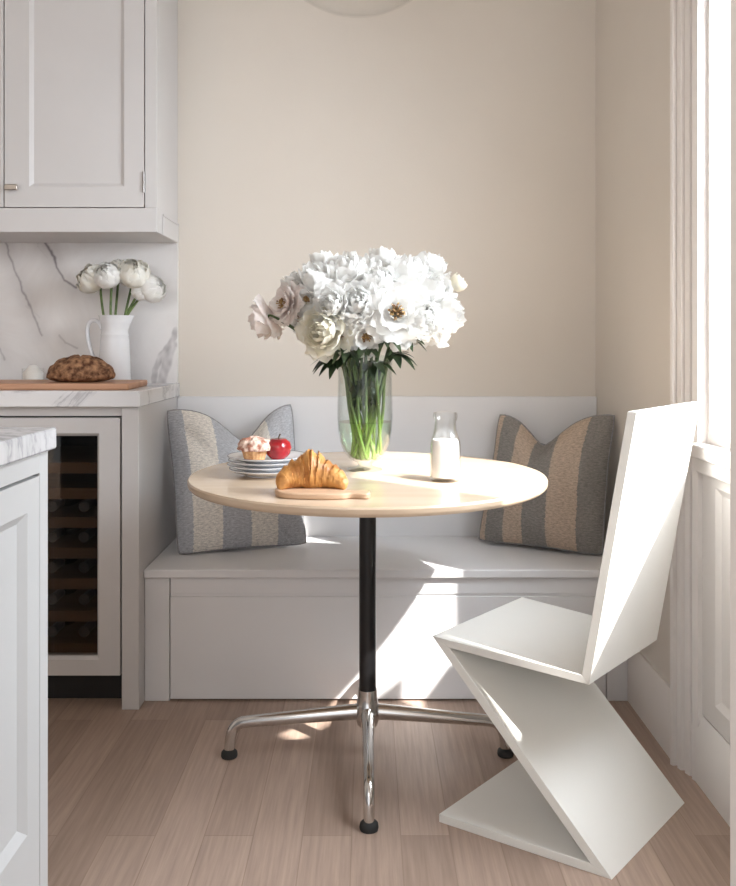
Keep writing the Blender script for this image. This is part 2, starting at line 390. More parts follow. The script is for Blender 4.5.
for i, z in enumerate(shelves):
    MB().box(X0 + .016, X1 - .016, 2.475, 2.88, z - .006, z).box(X0 + .016, X1 - .016, 2.468, 2.482, z - .032, z).build('shelf', M['shelfwood'], wc, bevel=.001)
    if i < 2: continue
    for side, bx in (('left', -0.935), ('right', -0.840)):
        lab = f'dark wine bottle lying on the {names[i]} cooler shelf, {side} of the two'
        r = 0.0265
        if bproto is None:
            bproto = thing('wine_bottle', (bx, 2.52, z), lab, 'bottle', 'wine bottles in the cooler')
            MB().lathe([(0, .36), (r * .92, .355), (r, .345), (r, .14), (r * .8, .115), (.0125, .085), (.0125, .04), (.0, .04)], (bx, 2.49, z + r), 20, 'Y').build('bottle_body', M['bottle'], bproto)
            MB().lathe([(.0, .065), (.0135, .065), (.0140, .0), (.0155, .0), (.0155, -.008), (0, -.008)], (bx, 2.495, z + r), 20, 'Y').build('foil_cap', M['foil'], bproto)
        else:
            c = bproto.copy(); C.objects.link(c); c.location = (bx, 2.52, z); c['label'] = lab
            for ch in list(bproto.children):
                k = ch.copy(); C.objects.link(k); k.parent = c
wt = MB().box(-1.52, XE + 0.006, 2.405, DW, 0.872, 0.918).build('marble_worktop', M['marble_top'], bevel=0.003)
tag(wt, 'white grey-veined marble worktop over the wine cooler, holding bread and pitcher', 'worktop')

# backsplash: dense slab so the veins are coloured into its mesh
zb0, zb1, xb0, xb1, yb = 0.918, 1.415, -1.52, XE + 0.001, DW - 0.014
nu, nv = 260, 150
bs = MB().grid(lambda u, v: Vector((xb0 + (xb1 - xb0) * u, yb, zb0 + (zb1 - zb0) * v)), nu, nv)
bs.add([(xb0, yb, zb0), (xb1, yb, zb0), (xb1, DW, zb0), (xb0, DW, zb0), (xb0, yb, zb1), (xb1, yb, zb1), (xb1, DW, zb1), (xb0, DW, zb1)], [(0, 3, 2, 1), (4, 5, 6, 7), (1, 2, 6, 5), (0, 4, 7, 3)])
bso = bs.build('marble_backsplash', M['marble'], smooth=30)
tag(bso, 'white marble backsplash slab with dark branching veins behind the pitcher', 'backsplash')
def bp_(px, py):
    p = at(px, py, yb); return (p.x, p.z)
veins = [([(43, 228), (47, 245), (54, 257), (57, 268), (64, 280), (76, 287), (88, 287)], 0.008, .80),
         ([(42, 228), (38, 246), (48, 258)], .004, .25),
         ([(3, 228), (8, 252), (17, 275), (27, 300), (31, 312), (38, 325), (42, 336)], 0.007, .6),
         ([(60, 335), (66, 343), (78, 348)], .006, .42), ([(26, 306), (40, 318)], .006, .25),
         ([(-60, 250), (-30, 290), (-10, 330), (5, 360)], .006, .4)]
blot = [([(176, 330), (170, 345), (160, 358), (155, 370), (154, 386)], .010, .45), ([(172, 345), (166, 362), (162, 384)], .016, .38)]
def seg_d(p, a, b):
    ax, ay = a; bx, by = b; dx, dy = bx - ax, by - ay
    t = max(0, min(1, ((p[0] - ax) * dx + (p[1] - ay) * dy) / (dx * dx + dy * dy + 1e-12)))
    return math.hypot(p[0] - ax - t * dx, p[1] - ay - t * dy)
ca = bso.data.color_attributes.new('vein', 'FLOAT_COLOR', 'POINT')
VP = [([bp_(*q) for q in pl], w, s) for pl, w, s in veins]; BP = [([bp_(*q) for q in pl], w, s) for pl, w, s in blot]
for i, v in enumerate(bso.data.vertices):
    w = bso.location + v.co
    j1 = noise.noise(Vector((w.x * 22, w.z * 22, 1.0))) * .007 + noise.noise(Vector((w.x * 70, w.z * 70, 5.0))) * .003
    j2 = noise.noise(Vector((w.x * 22, w.z * 22, 9.0))) * .007
    p = (w.x + j1, w.z + j2); k = 0.0
    for pl, wd, s in VP:
        dd = min(seg_d(p, pl[q], pl[q + 1]) for q in range(len(pl) - 1))
        k = max(k, s * math.exp(-(dd / (wd * .55)) ** 2), .22 * s * math.exp(-(dd / (wd * 5)) ** 2))
    for pl, wd, s in BP:
        dd = min(seg_d(p, pl[q], pl[q + 1]) for q in range(len(pl) - 1))
        k = max(k, s * (1 - smoothstep(wd * .7, wd * 1.3, dd)) * (.75 + .6 * noise.noise(Vector((w.x * 60, w.z * 40, 3)))))
    ca.data[i].color = (1 - k * .92, 1 - k * .95, 1 - k * .92, 1)

uc = thing('wall_cabinet', (-1.1, 2.77, 1.40), 'white shaker wall cabinet hung above the marble backsplash', 'cabinet')
YC = 2.63; ZU = 2.5; XU = -0.660
zc0 = at(0, 232, YC).z
body = MB().box(-1.62, XU, YC + .02, DW, zc0, ZU)
ff = MB()
dz0 = at(0, 207, YC).z; dx1 = at(144, 0, YC).x; dx0 = at(4.5, 0, YC).x
body.build('cabinet_body', M['cab'], uc, bevel=.002)
ff.box(dx1 + .003, XU, YC, YC + .02, dz0 - .003, ZU).box(-1.62, XU, YC, YC + .02, zc0, dz0 - .003)
ff.build('face_frame', M['cab'], uc, bevel=.0015)
cm = MB(); cm.box(XU, XU + .003, YC + .07, DW, zc0 - .000, zc0 + .060).box(XU, XU + .005, YC + .07, DW, zc0 + .060, zc0 + .068)
cm.build('side_moulding', M['cab'], uc, bevel=.002)
st = at(29, 0, YC).x - dx0
def wall_door(x0, x1):
    m = MB(); framed(m, (x0, YC + .001, dz0), (1, 0, 0), (0, 0, 1), (0, -1, 0), x1 - x0, ZU - .04 - dz0, .02, st, .009, .012, stiles=(st, .062, .064, .064))
    return m.build('door', M['cab'], uc, smooth=25)
d1 = wall_door(dx0, dx1)
wall_door(-1.60, dx0 - .004)
kp = at(13, 188, YC - .002)
kb = MB().box(kp.x - .018, kp.x + .012, YC - .012, YC + .001, kp.z - .006, kp.z + .006); kb.box(kp.x - .021, kp.x + .020, YC - .022, YC - .012, kp.z - .009, kp.z + .009)
kb.build('latch_knob', M['brass'], d1, bevel=.003)
hp = at(143, 182, YC)
MB().lathe([(0, -.032), (.0045, -.032), (.0045, .032), (0, .032)], (hp.x + .002, YC - .001, hp.z), 12).build('hinge', M['steel'], d1)

# kitchen things on the worktop
ZT = 0.918
cb = MB()
cb.prism([(-1.30, 2.46), (-0.700, 2.455), (-0.705, 2.56), (-0.718, 2.74), (-1.30, 2.75)], ZT, ZT + .019)
tag(cb.build('chopping_board', M['board'], bevel=.004), 'large reddish wooden chopping board on the marble worktop, under the loaf', 'chopping board')
lo = at(80.5, 378, 2.58); lo.z = ZT + .019
lm = MB()
def loaf(u, v):
    a = 2 * PI * u; b = -PI / 2 + PI * v
    x = math.cos(b) * math.cos(a); y = math.cos(b) * math.sin(a); z = math.sin(b)
    x *= .103; y *= .070; z = z * .066 if z > 0 else z * .020
    n = noise.noise(Vector((x * 25, y * 25, z * 25))) * .004 + noise.noise(Vector((x * 110, y * 110, z * 110))) * .0035
    slash = .005 * math.exp(-((math.sin((x + .35 * y) * 75)) / .25) ** 2) if z > .02 else 0
    k = 1 + n / .08
    return Vector((lo.x + x * k, lo.y + y * k, max(lo.z, lo.z + .017 + z * k - slash)))
lm.grid(loaf, 65, 33)
tag(lm.build('bread_loaf', M['bread'], smooth=80), 'crusty brown oval bread loaf on the large chopping board', 'bread')

pb = at(115, 384, 2.80); pb.z = ZT
pt = thing('milk_pitcher', pb, 'white enamel pitcher with looped handle holding round cream flowers', 'pitcher')
prof = [(0, 0), (.050, 0), (.053, .004), (.054, .012), (.052, .03), (.050, .09), (.0475, .145), (.0445, .160), (.0455, .163), (.0455, .167), (.0435, .170), (.043, .182), (.0455, .202), (.0475, .206), (.0475, .210), (.051, .224), (.0535, .230), (.051, .230), (.044, .200), (.040, .178), (.041, .16), (.044, .09), (.045, .02), (0, .015)]
def spout(a, z):
    return 1 + .22 * smoothstep(.17, .230, z) * math.exp(-((a if a < PI else a - 2 * PI) / .45) ** 2)
MB().lathe(prof, pb, 48, fl=spout).build('pitcher_body', M['pitcher'], pt, smooth=60)
hpts = [Vector((-.043, 0, .185)), Vector((-.055, 0, .208)), Vector((-.074, 0, .214)), Vector((-.088, 0, .200)), Vector((-.092, 0, .170)), Vector((-.085, 0, .130)), Vector((-.074, 0, .095)), Vector((-.062, 0, .068)), Vector((-.050, 0, .055))]
def catmull(P, n=6):
    out = []
    for i in range(len(P) - 1):
        p0, p1, p2, p3 = P[max(i - 1, 0)], P[i], P[i + 1], P[min(i + 2, len(P) - 1)]
        for k in range(n):
            t = k / n
            out.append(0.5 * ((2 * p1) + (p2 - p0) * t + (2 * p0 - 5 * p1 + 4 * p2 - p3) * t * t + (3 * p1 - p0 - 3 * p2 + p3) * t ** 3))
    return out + [P[-1]]
MB().tube([pb + p for p in catmull(hpts)], .0065, 12, flat=1.4).build('handle', M['pitcher'], pt, smooth=70)

# ------------------------------------------------------------------ flowers
def petal(mb, c, X, Y, Z, ang, length, width, b0, b1, rnd, rad0=0.0, ruffle=.10, h0=0.0, nu=6, nv=7):
    """one cupped petal; Z is the bloom axis; b0,b1 the opening angle at root and tip"""
    ph = rnd.random() * 6; notch = rnd.uniform(0.0, .12)
    rows = []
    r, h = rad0, h0
    for i in range(nu):
        s = i / (nu - 1)
        if i:
            b = b0 + (b1 - b0) * (s - .5 / (nu - 1)); r += length / (nu - 1) * math.sin(b); h += length / (nu - 1) * math.cos(b)
        row = []
        for j in range(nv):
            t = 2 * j / (nv - 1) - 1
            wd = width * (math.sin(PI * (0.10 + 0.72 * s ** .85)) ** .8)
            da = t * wd / max(r, .35 * length)
            da = max(-1.5, min(1.5, da))
            rr = r * (1 + .03 * t * t) + .0; hh = h
            if i >= nu - 2:
                k = (s - .6) / .4
                hh += length * k * (ruffle * math.sin(4 * t + ph) + ruffle * .4 * math.sin(9 * t + ph * 2) - .20 * t * t - notch * math.exp(-(t / .3) ** 2))
                rr += length * k * ruffle * .8 * math.cos(6 * t + ph)
            a = ang + da
            row.append(c + X * (rr * math.cos(a)) + Y * (rr * math.sin(a)) + Z * hh)
        rows.append(row)
    vs = [v for r_ in rows for v in r_]
    mb.add(vs, [(i * nv + j, (i + 1) * nv + j, (i + 1) * nv + j + 1, i * nv + j + 1) for i in range(nu - 1) for j in range(nv - 1)])

def frame_of(ax):
    Z = ax.normalized(); X = Z.cross(Vector((0.13, 0.2, 1.0)) if abs(Z.z) < .9 else Vector((1, 0, 0))).normalized()
    return X, Z.cross(X), Z

def peony_bloom(c, ax, R, style, rnd):
    X, Y, Z = frame_of(ax); mb = MB()
    base = c - Z * R * .55
    if style == 'open':      # outer guard petals wide open round a small heart
        layers = [(8, 1.12, .55, 100, 55, .05), (8, 1.0, .50, 85, 38, .06), (8, .85, .42, 65, 20, .05), (6, .6, .32, 48, 0, .03)]
    elif style == 'bud':
        layers = [(5, 1.35, .62, 75, -35, .1), (5, 1.25, .55, 60, -45, .06), (5, 1.1, .45, 45, -45, .03)]
    else:
        layers = [(6, 1.25, .66, 112, 40, .06), (7, 1.26, .60, 96, 5, .06), (7, 1.26, .54, 80, -15, .05), (7, 1.22, .47, 64, -25, .05), (6, 1.15, .40, 48, -30, .04), (5, 1.08, .34, 34, -25, .03), (4, 1.0, .28, 18, -20, .02)]
    off = rnd.random() * 6
    for (n, ln, wd, b0, b1, r0) in layers:
        for k in range(n):
            petal(mb, base, X, Y, Z, off + 2 * PI * (k + rnd.uniform(-.22, .22)) / n, R * ln * rnd.uniform(.9, 1.1), R * wd * rnd.uniform(.9, 1.15),
                  math.radians(b0 + rnd.uniform(-9, 9)), math.radians(b1 + rnd.uniform(-14, 14)), rnd, R * r0, .055)
        off += 1.3
    return mb, base, (X, Y, Z)

def leaflet(mb, root, dirv, up, ln, wd, droop):
    d_ = dirv.normalized(); sd = d_.cross(up).normalized(); u2 = sd.cross(d_).normalized()
    vs = []; n = 8
    for i in range(n):
        s = i / (n - 1); w = wd * math.sin(PI * min(1, s * .93 + .05)) ** .9
        m = root + d_ * ln * s - Vector((0, 0, 1)) * droop * ln * s * s
        for t, hgt in ((-1, .25), (-.5, .08), (0, 0), (.5, .08), (1, .25)):
            vs.append(m + sd * w * t + u2 * w * hgt)
    mb.add(vs, [(i * 5 + j, (i + 1) * 5 + j, (i + 1) * 5 + j + 1, i * 5 + j + 1) for i in range(n - 1) for j in range(4)])

# vase
TB = 0.721                     # table surface
vb = Vector((-0.008, 2.205, TB))
R_T = 0.451; TC = Vector((-0.001, 2.15))

peonies = [ # px, py, depth offset, radius px, style, colour, axis (or None = outwards), label
 (261, 323, .00, 17, 'full', 'p', (-.8, .3, -.45), 'drooping blush peony seen from behind at the lowest left tip of the bouquet'),
 (279, 303, -.03, 20, 'open', 'p', (-.75, -.6, .1), 'pinkish open peony with dark heart near the left tip of the bouquet'),
 (301, 319, -.02, 18, 'open', 'w', (-.5, -.8, -.1), 'white loose peony between the pinkish open bloom and the large cream bloom'),
 (291, 283, .03, 16, 'full', 'w', (-.7, -.2, .6), 'small white peony on the upper left edge of the bouquet'),
 (315, 279, -.02, 24, 'full', 'w', (-.5, -.4, .75), 'white ruffled peony on the upper left shoulder of the bouquet'),
 (346, 269, .00, 25, 'full', 'w', (-.15, -.35, .9), 'full white peony crowning the left half of the bouquet'),
 (321, 330, -.09, 25, 'full', 'c', (-.35, -.9, .05), 'large cream yellow-tinged peony low on the left front of the bouquet'),
 (342, 340, -.07, 19, 'open', 'w', (-.1, -.8, -.5), 'white drooping peony hanging over the left side of the vase rim'),
 (330, 303, -.10, 19, 'full', 'w', (-.3, -.9, .2), 'round white peony directly above the large cream bloom'),
 (357, 303, -.09, 23, 'full', 'w', (0, -.95, .3), 'white peony in the middle of the bouquet front'),
 (367, 338, -.10, 19, 'open', 'w', (.1, -.9, -.35), 'white open peony with yellowish heart just above the vase rim'),
 (377, 281, -.04, 23, 'full', 'w', (.05, -.6, .8), 'white peony high in the middle, between the two crowning blooms'),
 (408, 270, .00, 25, 'full', 'w', (.2, -.35, .9), 'full white peony crowning the right half of the bouquet'),
 (397, 311, -.12, 29, 'open', 'w', (.1, -.95, .15), 'largest open white peony with brown heart on the right front'),
 (432, 289, -.02, 27, 'full', 'w', (.5, -.5, .6), 'large white peony on the upper right shoulder of the bouquet'),
 (449, 313, -.02, 25, 'full', 'w', (.85, -.4, .1), 'shaggy white peony at the far right tip of the bouquet'),
 (458, 284, .04, 13, 'bud', 'c', (.7, 0, .7), 'small cream half-open bud on the upper right edge of the bouquet'),
 (424, 321, -.08, 22, 'full', 'w', (.4, -.85, -.1), 'white peony low on the right, between the largest open and the far right bloom'),
 (383, 259, .08, 19, 'full', 'w', (.0, .1, 1), 'white peony peeking over the top in the notch of the bouquet'),
 (431, 264, .07, 19, 'full', 'w', (.35, .1, .9), 'white peony at the back right of the bouquet top'),
 (322, 263, .07, 19, 'full', 'w', (-.4, .1, .9), 'white peony at the back left of the bouquet top'),
 (306, 299, -.05, 17, 'open', 'w', (-.5, -.8, .2), 'white bloom with dark gap beside the pinkish open peony, towards the middle'),
]
for i, (px, py, dd, rp, style, colr, ax, lab) in enumerate(peonies):
    rnd = random.Random(100 + i)
    c = at(px, py, vb.y + dd); R = rp / F * c.y * 1.08
    ax = Vector(ax).normalized()
    mb, base, (X, Y, Z) = peony_bloom(c, ax, R, style, rnd)
    ang = 2.399 * i; rb = .043 * math.sqrt((i * 7 % 23 + .5) / 23)
    foot = vb + Vector((rb * math.cos(ang), rb * math.sin(ang) * .9, .030 + max(0, rb - .028) * .9))
    th = math.atan2(c.y - vb.y - .02, c.x - vb.x)
    rm = min(.062, .27 * math.hypot(c.x - vb.x, c.y - vb.y) + .022)
    mouth = vb + Vector((rm * math.cos(th), rm * math.sin(th), .282))
    mid = vb + Vector((.5 * (foot.x - vb.x) + .5 * rm * math.cos(th), .5 * (foot.y - vb.y) + .5 * rm * math.sin(th), .15))
    t = thing('peony', foot, lab, 'flower', 'peonies in the glass vase')
    bl = mb.build('bloom', M['petal_' + colr], t, smooth=85)
    if style == 'open':
        hm = MB(); hc = base + Z * R * .42
        for k in range(26):
            a = rnd.random() * 2 * PI; r_ = R * .22 * math.sqrt(rnd.random())
            p0 = base + Z * R * .18 + X * r_ * .5 * math.cos(a) + Y * r_ * .5 * math.sin(a)
            hm.tube([p0, p0 + Z * R * rnd.uniform(.25, .38) + X * r_ * .8 * math.cos(a) + Y * r_ * .8 * math.sin(a)], [R * .022, R * .035], 5)
        hm.build('stamens', M['heart'], bl, smooth=60)
    neck = base - Z * R * .25
    pts = catmull([foot, mid, mouth, mouth.lerp(neck, .55) + Vector((0, 0, .006)), neck, base + Z * R * .1], 6)
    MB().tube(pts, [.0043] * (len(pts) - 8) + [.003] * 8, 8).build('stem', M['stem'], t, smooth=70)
    if style != 'bud' and i not in (0,):
        lf = MB()
        if i % 3:
            q = mouth.lerp(neck, .55 if i in (7, 10, 13, 17) else rnd.uniform(-.02, .25)); out = Vector((math.cos(th + rnd.uniform(-.6, .6)), math.sin(th + rnd.uniform(-.6, .6)) - .5, rnd.uniform(-.1, .45)))
            for k in (-2, -1, 0, 1, 2):
                dv = Matrix.Rotation(.42 * k + rnd.uniform(-.1, .1), 3, 'Z') @ out
                leaflet(lf, q, dv, Vector((0, 0, 1)), (.085 - .012 * abs(k)) * rnd.uniform(.8, 1.05), .0125, rnd.uniform(.3, .8))
            lf.build('leaf', M['leaf'], t, smooth=80)
        for k in range(5):         # upright leaves inside the neck of the vase
            q = mid.lerp(mouth, rnd.uniform(.0, .6)); a_ = rnd.random() * 6.283; r_ = rnd.uniform(.02, .058)
            o_ = Vector((vb.x + r_ * math.cos(a_), vb.y + r_ * math.sin(a_), vb.z + rnd.uniform(.22, .29))) - q
            lf = MB(); leaflet(lf, q, o_, Vector((math.cos(a_), math.sin(a_), .2)), min(.12, o_.length), .014, .0)
            lf.build('leaf', M['leaf'], t, smooth=80)

vs_ = thing('glass_vase', vb, 'tall clear glass footed vase of peonies on the round table', 'vase')
op = [(0, 0), (.043, 0), (.046, .003), (.044, .006), (.022, .011), (.017, .016), (.022, .022), (.040, .032), (.055, .050), (.065, .075), (.0705, .105), (.0725, .14), (.0715, .19), (.0705, .24), (.0715, .285), (.073, .302),
      (.0705, .302), (.069, .285), (.068, .24), (.069, .19), (.070, .14), (.068, .105), (.0625, .077), (.052, .053), (.036, .036), (.018, .028), (0, .027)]
MB().lathe(op, vb, 56).build('vase_glass', M['glass'], vs_, smooth=70)
wp = [(0, .0275), (.0175, .0285), (.0355, .0365), (.0515, .0535), (.062, .0775), (.0675, .105), (.0692, .128)]
MB().lathe(wp, vb, 48, close=False).build('water', M['water'], vs_, smooth=70)
MB().lathe([(0, .1278), (.069, .128)], vb, 48, close=False).build('water_surface', M['watertop'], vs_)

# ranunculus in the white pitcher
rans = [(90, 278, -.02, 16, (-.5, -.75, .5), 'blush cream ranunculus on the left of the pitcher bunch'),
        (107, 275, -.05, 14.5, (-.1, -.85, .5), 'white ranunculus second from left in the pitcher bunch'),
        (134, 273, -.03, 16.5, (.3, -.75, .6), 'large cream ranunculus right of centre in the pitcher bunch'),
        (153, 288, .00, 15, (.8, -.5, .25), 'pale ranunculus leaning lowest on the right of the pitcher bunch'),
        (118, 267, .03, 11, (.0, -.3, .9), 'small cream ranunculus peeking over the back of the pitcher bunch'),
        (141, 291, -.02, 10, (.5, -.8, .2), 'small white ranunculus below the large cream one in the pitcher')]
for i, (px, py, dd, rp, ax, lab) in enumerate(rans):
    rnd = random.Random(300 + i); c = at(px, py, pb.y + dd); R = rp / F * c.y * 1.05
    X, Y, Z = frame_of(Vector(ax)); base = c - Z * R * .75; mb = MB()
    off = 0
    for (n, ln, wd, b0, b1) in [(6, 1.75, .70, 104, -34), (8, 1.85, .62, 97, -48), (8, 1.85, .55, 88, -55), (8, 1.8, .5, 76, -58), (8, 1.72, .44, 64, -60), (7, 1.62, .38, 52, -60), (6, 1.5, .32, 40, -55), (5, 1.4, .26, 28, -45), (4, 1.3, .2, 15, -30)]:
        for k in range(n):
            petal(mb, base, X, Y, Z, off + 2 * PI * k / n, R * ln * rnd.uniform(.95, 1.05), R * wd, math.radians(b0), math.radians(b1 + rnd.uniform(-6, 6)), rnd, R * .02, .02)
        off += .9
    foot = pb + Vector((.02 * math.cos(i * 1.1), .02 * math.sin(i * 1.1), .02))
    mx_ = pb + Vector((max(-.03, min(.036, (c.x - pb.x) * .55)), -.01 + dd * .3, .215))
    t = thing('ranunculus', foot, lab, 'flower', 'ranunculus in the white pitcher')
    mb.build('bloom', M['petal_r' if i in (0, 2, 4) else 'petal_v'], t, smooth=85)
    pts = catmull([foot, foot.lerp(mx_, .5), mx_, mx_.lerp(base, .6) + Vector((0, 0, .004)), base - Z * R * .1, base + Z * R * .2], 6)
    MB().tube(pts, .0042, 8).build('stem', M['stem2'], t, smooth=70)

# white votive behind the board
cp = at(33, 375, 2.80); cp.z = ZT
cd = thing('votive_candle', cp, 'small white votive candle in a clear glass cup by the marble backsplash', 'candle')
MB().lathe([(0, 0), (.030, 0), (.034, .004), (.036, .055), (.034, .055), (.032, .006), (0, .006)], cp, 32).build('glass_cup', M['lampglass'], cd, smooth=50)
MB().lathe([(0, .007), (.0315, .007), (.033, .040), (.026, .046), (.012, .064), (0, .066)], cp, 32).build('wax', M['wax'], cd, smooth=60)

# ------------------------------------------------------------------ kitchen island (near, at the left edge)
XI = -0.507; YI = 1.333
isl = thing('kitchen_island', (-0.9, 0.7, 0), 'white panelled kitchen island at the left edge, nearest the camera', 'kitchen island')
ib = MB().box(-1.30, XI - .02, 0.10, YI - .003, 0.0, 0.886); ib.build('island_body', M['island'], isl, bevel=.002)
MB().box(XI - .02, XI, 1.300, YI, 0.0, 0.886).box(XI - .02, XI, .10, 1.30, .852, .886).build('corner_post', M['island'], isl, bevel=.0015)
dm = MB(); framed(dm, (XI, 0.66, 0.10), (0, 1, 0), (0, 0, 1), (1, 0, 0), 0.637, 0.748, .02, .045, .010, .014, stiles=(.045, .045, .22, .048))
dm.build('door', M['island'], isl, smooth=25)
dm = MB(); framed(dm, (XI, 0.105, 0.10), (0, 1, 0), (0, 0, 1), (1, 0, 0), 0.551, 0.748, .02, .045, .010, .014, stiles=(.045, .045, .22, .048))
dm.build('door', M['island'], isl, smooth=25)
it = MB().box(-1.33, -0.493, 0.07, YI, 0.886, 0.920).build('island_worktop', M['marble_island'], bevel=.003)
tag(it, 'pale marble slab worktop on the near white kitchen island', 'worktop')

# ------------------------------------------------------------------ built-in bench
YB = 2.48; ZS = 0.391; XBL = XE + .001; XBR = 0.766
bn = thing('window_bench', (0.05, 2.7, 0), 'white built-in corner bench with panelled front along the back wall', 'bench')
MB().box(XBL, XBR - .0, YB - .014, DW - .022, ZS - .026, ZS).build('seat', M['paint'], bn, bevel=.004)
MB().box(XBL, XR - .001, DW - .022, DW, ZS - .026, 0.872).build('backrest', M['paint'], bn, bevel=.003)
xl = at(170, 0, YB).x; xm = at(305, 0, YB).x; xr2 = at(606, 0, YB).x
fm = MB().box(XBL, xl - .002, YB, YB + .02, 0.0, ZS - .026)
fm.build('stile', M['paint'], bn, bevel=.0015)
MB().box(xr2 + .002, XBR, YB, YB + .02, 0.0, ZS - .026).build('stile', M['paint'], bn, bevel=.0015)
fp = MB().box(xl + .001, xr2, YB, YB + .02, 0.006, .308)
fp.box(xl + .001, xr2, YB + .003, YB + .02, .308, .316)
fp.box(xl + .001, xr2, YB, YB + .02, .316, ZS - .026)
fp.build('front_panel', M['paint'], bn, bevel=.0012)
MB().box(XBL, XBR, YB + .02, DW - .022, 0.0, ZS - .026).build('bench_carcass', M['paint'], bn)

# ------------------------------------------------------------------ cushions
def cushion(name, BL, BR, TL, TR, T, chop, uc, mat, label, seedv):
    BL, BR, TL, TR = map(Vector, (BL, BR, TL, TR))
    n = (BR - BL).cross(TL - BL).normalized()           # faces the room
    if n.y > 0: n = -n
    up = ((TL + TR) - (BL + BR)).normalized()
    def pos(u, v):
        ro = .035 * (u * u * v * v) ** 3; uu = u * (1 - .055 * (1 - v * v) - ro); vv = v * (1 - .045 * (1 - u * u) - ro)
        a, b = (uu + 1) / 2, (vv + 1) / 2
        p = BL * (1 - a) * (1 - b) + BR * a * (1 - b) + TL * (1 - a) * b + TR * a * b
        g = math.exp(-(abs(u - uc) / .40) ** 1.6)
        p = p - up * chop * g * max(0, (v + .35) / 1.35) ** 1.6
        p = p + n * (.012 * noise.noise(Vector((u * 1.5 + seedv, v * 1.5, 0))))
        return p
    def thick(u, v):
        e = ((1 - u ** 2) * (1 - v ** 2))
        t = T * .5 * max(0, e) ** .55
        g = math.exp(-((u - uc) / .22) ** 2) * smoothstep(.0, 1.0, v)
        t *= 1 - .28 * g
        t += .5 * min(1, e * 5) * (.020 * noise.noise(Vector((u * 2.4, v * 2.4, seedv))) + .014 * noise.noise(Vector((u * 5, v * 3, seedv + 4))) - .022 * math.exp(-((u - uc - .5 * (v - .6)) / .07) ** 2) * smoothstep(.1, .6, v) * smoothstep(1.0, .8, v) - .016 * math.exp(-((u + v * .9 + .15) / .06) ** 2) * smoothstep(.25, .7, abs(u)))
        return t
    K = 49; mb = MB(); uv = []
    for sgn in (1, -1):
        vs = []; 
        for i in range(K):
            for j in range(K):
                u = math.sin(PI / 2 * (2 * i / (K - 1) - 1)); v = math.sin(PI / 2 * (2 * j / (K - 1) - 1))
                vs.append(pos(u, v) + n * sgn * thick(u, v)); uv.append(((u + 1) / 2, (v + 1) / 2))
        q = [(i * K + j, (i + 1) * K + j, (i + 1) * K + j + 1, i * K + j + 1) for i in range(K - 1) for j in range(K - 1)]
        if sgn < 0: q = [f[::-1] for f in q]
        mb.add(vs, q)
    mb.uv = uv
    low = min(v.z for v in mb.v)
    for v in mb.v:
        if v.z < ZS + .002: v.z = ZS + .002 + (v.z - ZS) * .03 * 0
    o = tag(mb.build(name, mat, smooth=80), label, 'cushion', 'striped cushions on the bench')
    edge = [pos(2 * k / 20 - 1, -1) for k in range(20)] + [pos(1, 2 * k / 20 - 1) for k in range(20)] + [pos(1 - 2 * k / 20, 1) for k in range(20)] + [pos(-1, 1 - 2 * k / 20) for k in range(21)]
    for p in edge: p.z = max(p.z, ZS + .0045)
    MB().tube(edge, .0035, 8).build('piping', M['piping'], o, smooth=80)
    return o
cushion('striped_cushion', at(177, 556, 2.63), at(308, 545, 2.765), at(165, 409, 2.72), at(292, 401, 2.84), .20, .115, .17, M['cush_l'],
        'pale blue-grey and cream striped cushion in the left corner of the bench', 1.3)
cushion('striped_cushion', at(477, 541, 2.80), at(603, 557, 2.61), at(499, 412, 2.85), at(616, 413, 2.66), .20, .10, -.13, M['cush_r'],
        'taupe and tan striped cushion in the right corner of the bench', 5.1)

# ------------------------------------------------------------------ table
tb = thing('pedestal_table', (TC.x, TC.y, 0), 'round pale maple pedestal table with black column and chrome four-star base', 'table')
th_ = .021
MB().lathe([(0, TB - th_), (R_T - .006, TB - th_), (R_T - .001, TB - th_ + .005), (R_T, TB - th_ + .009), (R_T, TB - .004), (R_T - .003, TB), (0, TB)], (TC.x, TC.y, 0), 128).build('tabletop', M['maple'], tb, smooth=35)
MB().lathe([(0, TB - th_ - .012), (.14, TB - th_ - .012), (.14, TB - th_ - .0005), (0, TB - th_ - .0005)], (TC.x, TC.y, 0), 40).build('mounting_plate', M['black'], tb)
MB().lathe([(0, .172), (.0215, .172), (.0215, TB - th_ - .012), (0, TB - th_ - .012)], (TC.x, TC.y, 0), 32).build('column', M['black'], tb)
MB().lathe([(0, .072), (.018, .074), (.026, .082), (.032, .100), (.032, .120), (.028, .135), (.0245, .150), (.0240, .172), (0, .172)], (TC.x, TC.y, 0), 32).build('hub', M['chrome'], tb, smooth=60)
for k in range(4):
    a = PI / 2 * k + .01; dx, dy = math.cos(a), math.sin(a)
    rl = .346 if k % 2 == 0 else .318
    prof = [(.015, .114, .020), (.08, .109, .0185), (.17, .101, .0165), (.25, .094, .0150), (rl - .040, .089, .0142), (rl - .018, .084, .0142), (rl - .004, .070, .0140), (rl + .003, .052, .0138), (rl + .006, .032, .0135), (rl + .007, .018, .013)]
    pts = catmull([Vector((TC.x + r * dx, TC.y + r * dy, z)) for r, z, _ in prof], 4)
    rr = []
    for i in range(len(prof) - 1):
        for q in range(4): rr.append(prof[i][2] + (prof[i + 1][2] - prof[i][2]) * q / 4)
    rr.append(prof[-1][2])
    lg = MB().tube(pts, rr, 16, flat=.9).build('leg', M['chrome'], tb, smooth=70)
    e = (TC.x + (rl + .007) * dx, TC.y + (rl + .007) * dy, 0)
    MB().lathe([(0, 0), (.020, 0), (.021, .004), (.020, .012), (.013, .019), (0, .019)], e, 24).build('foot_glide', M['rubber'], lg, smooth=50)

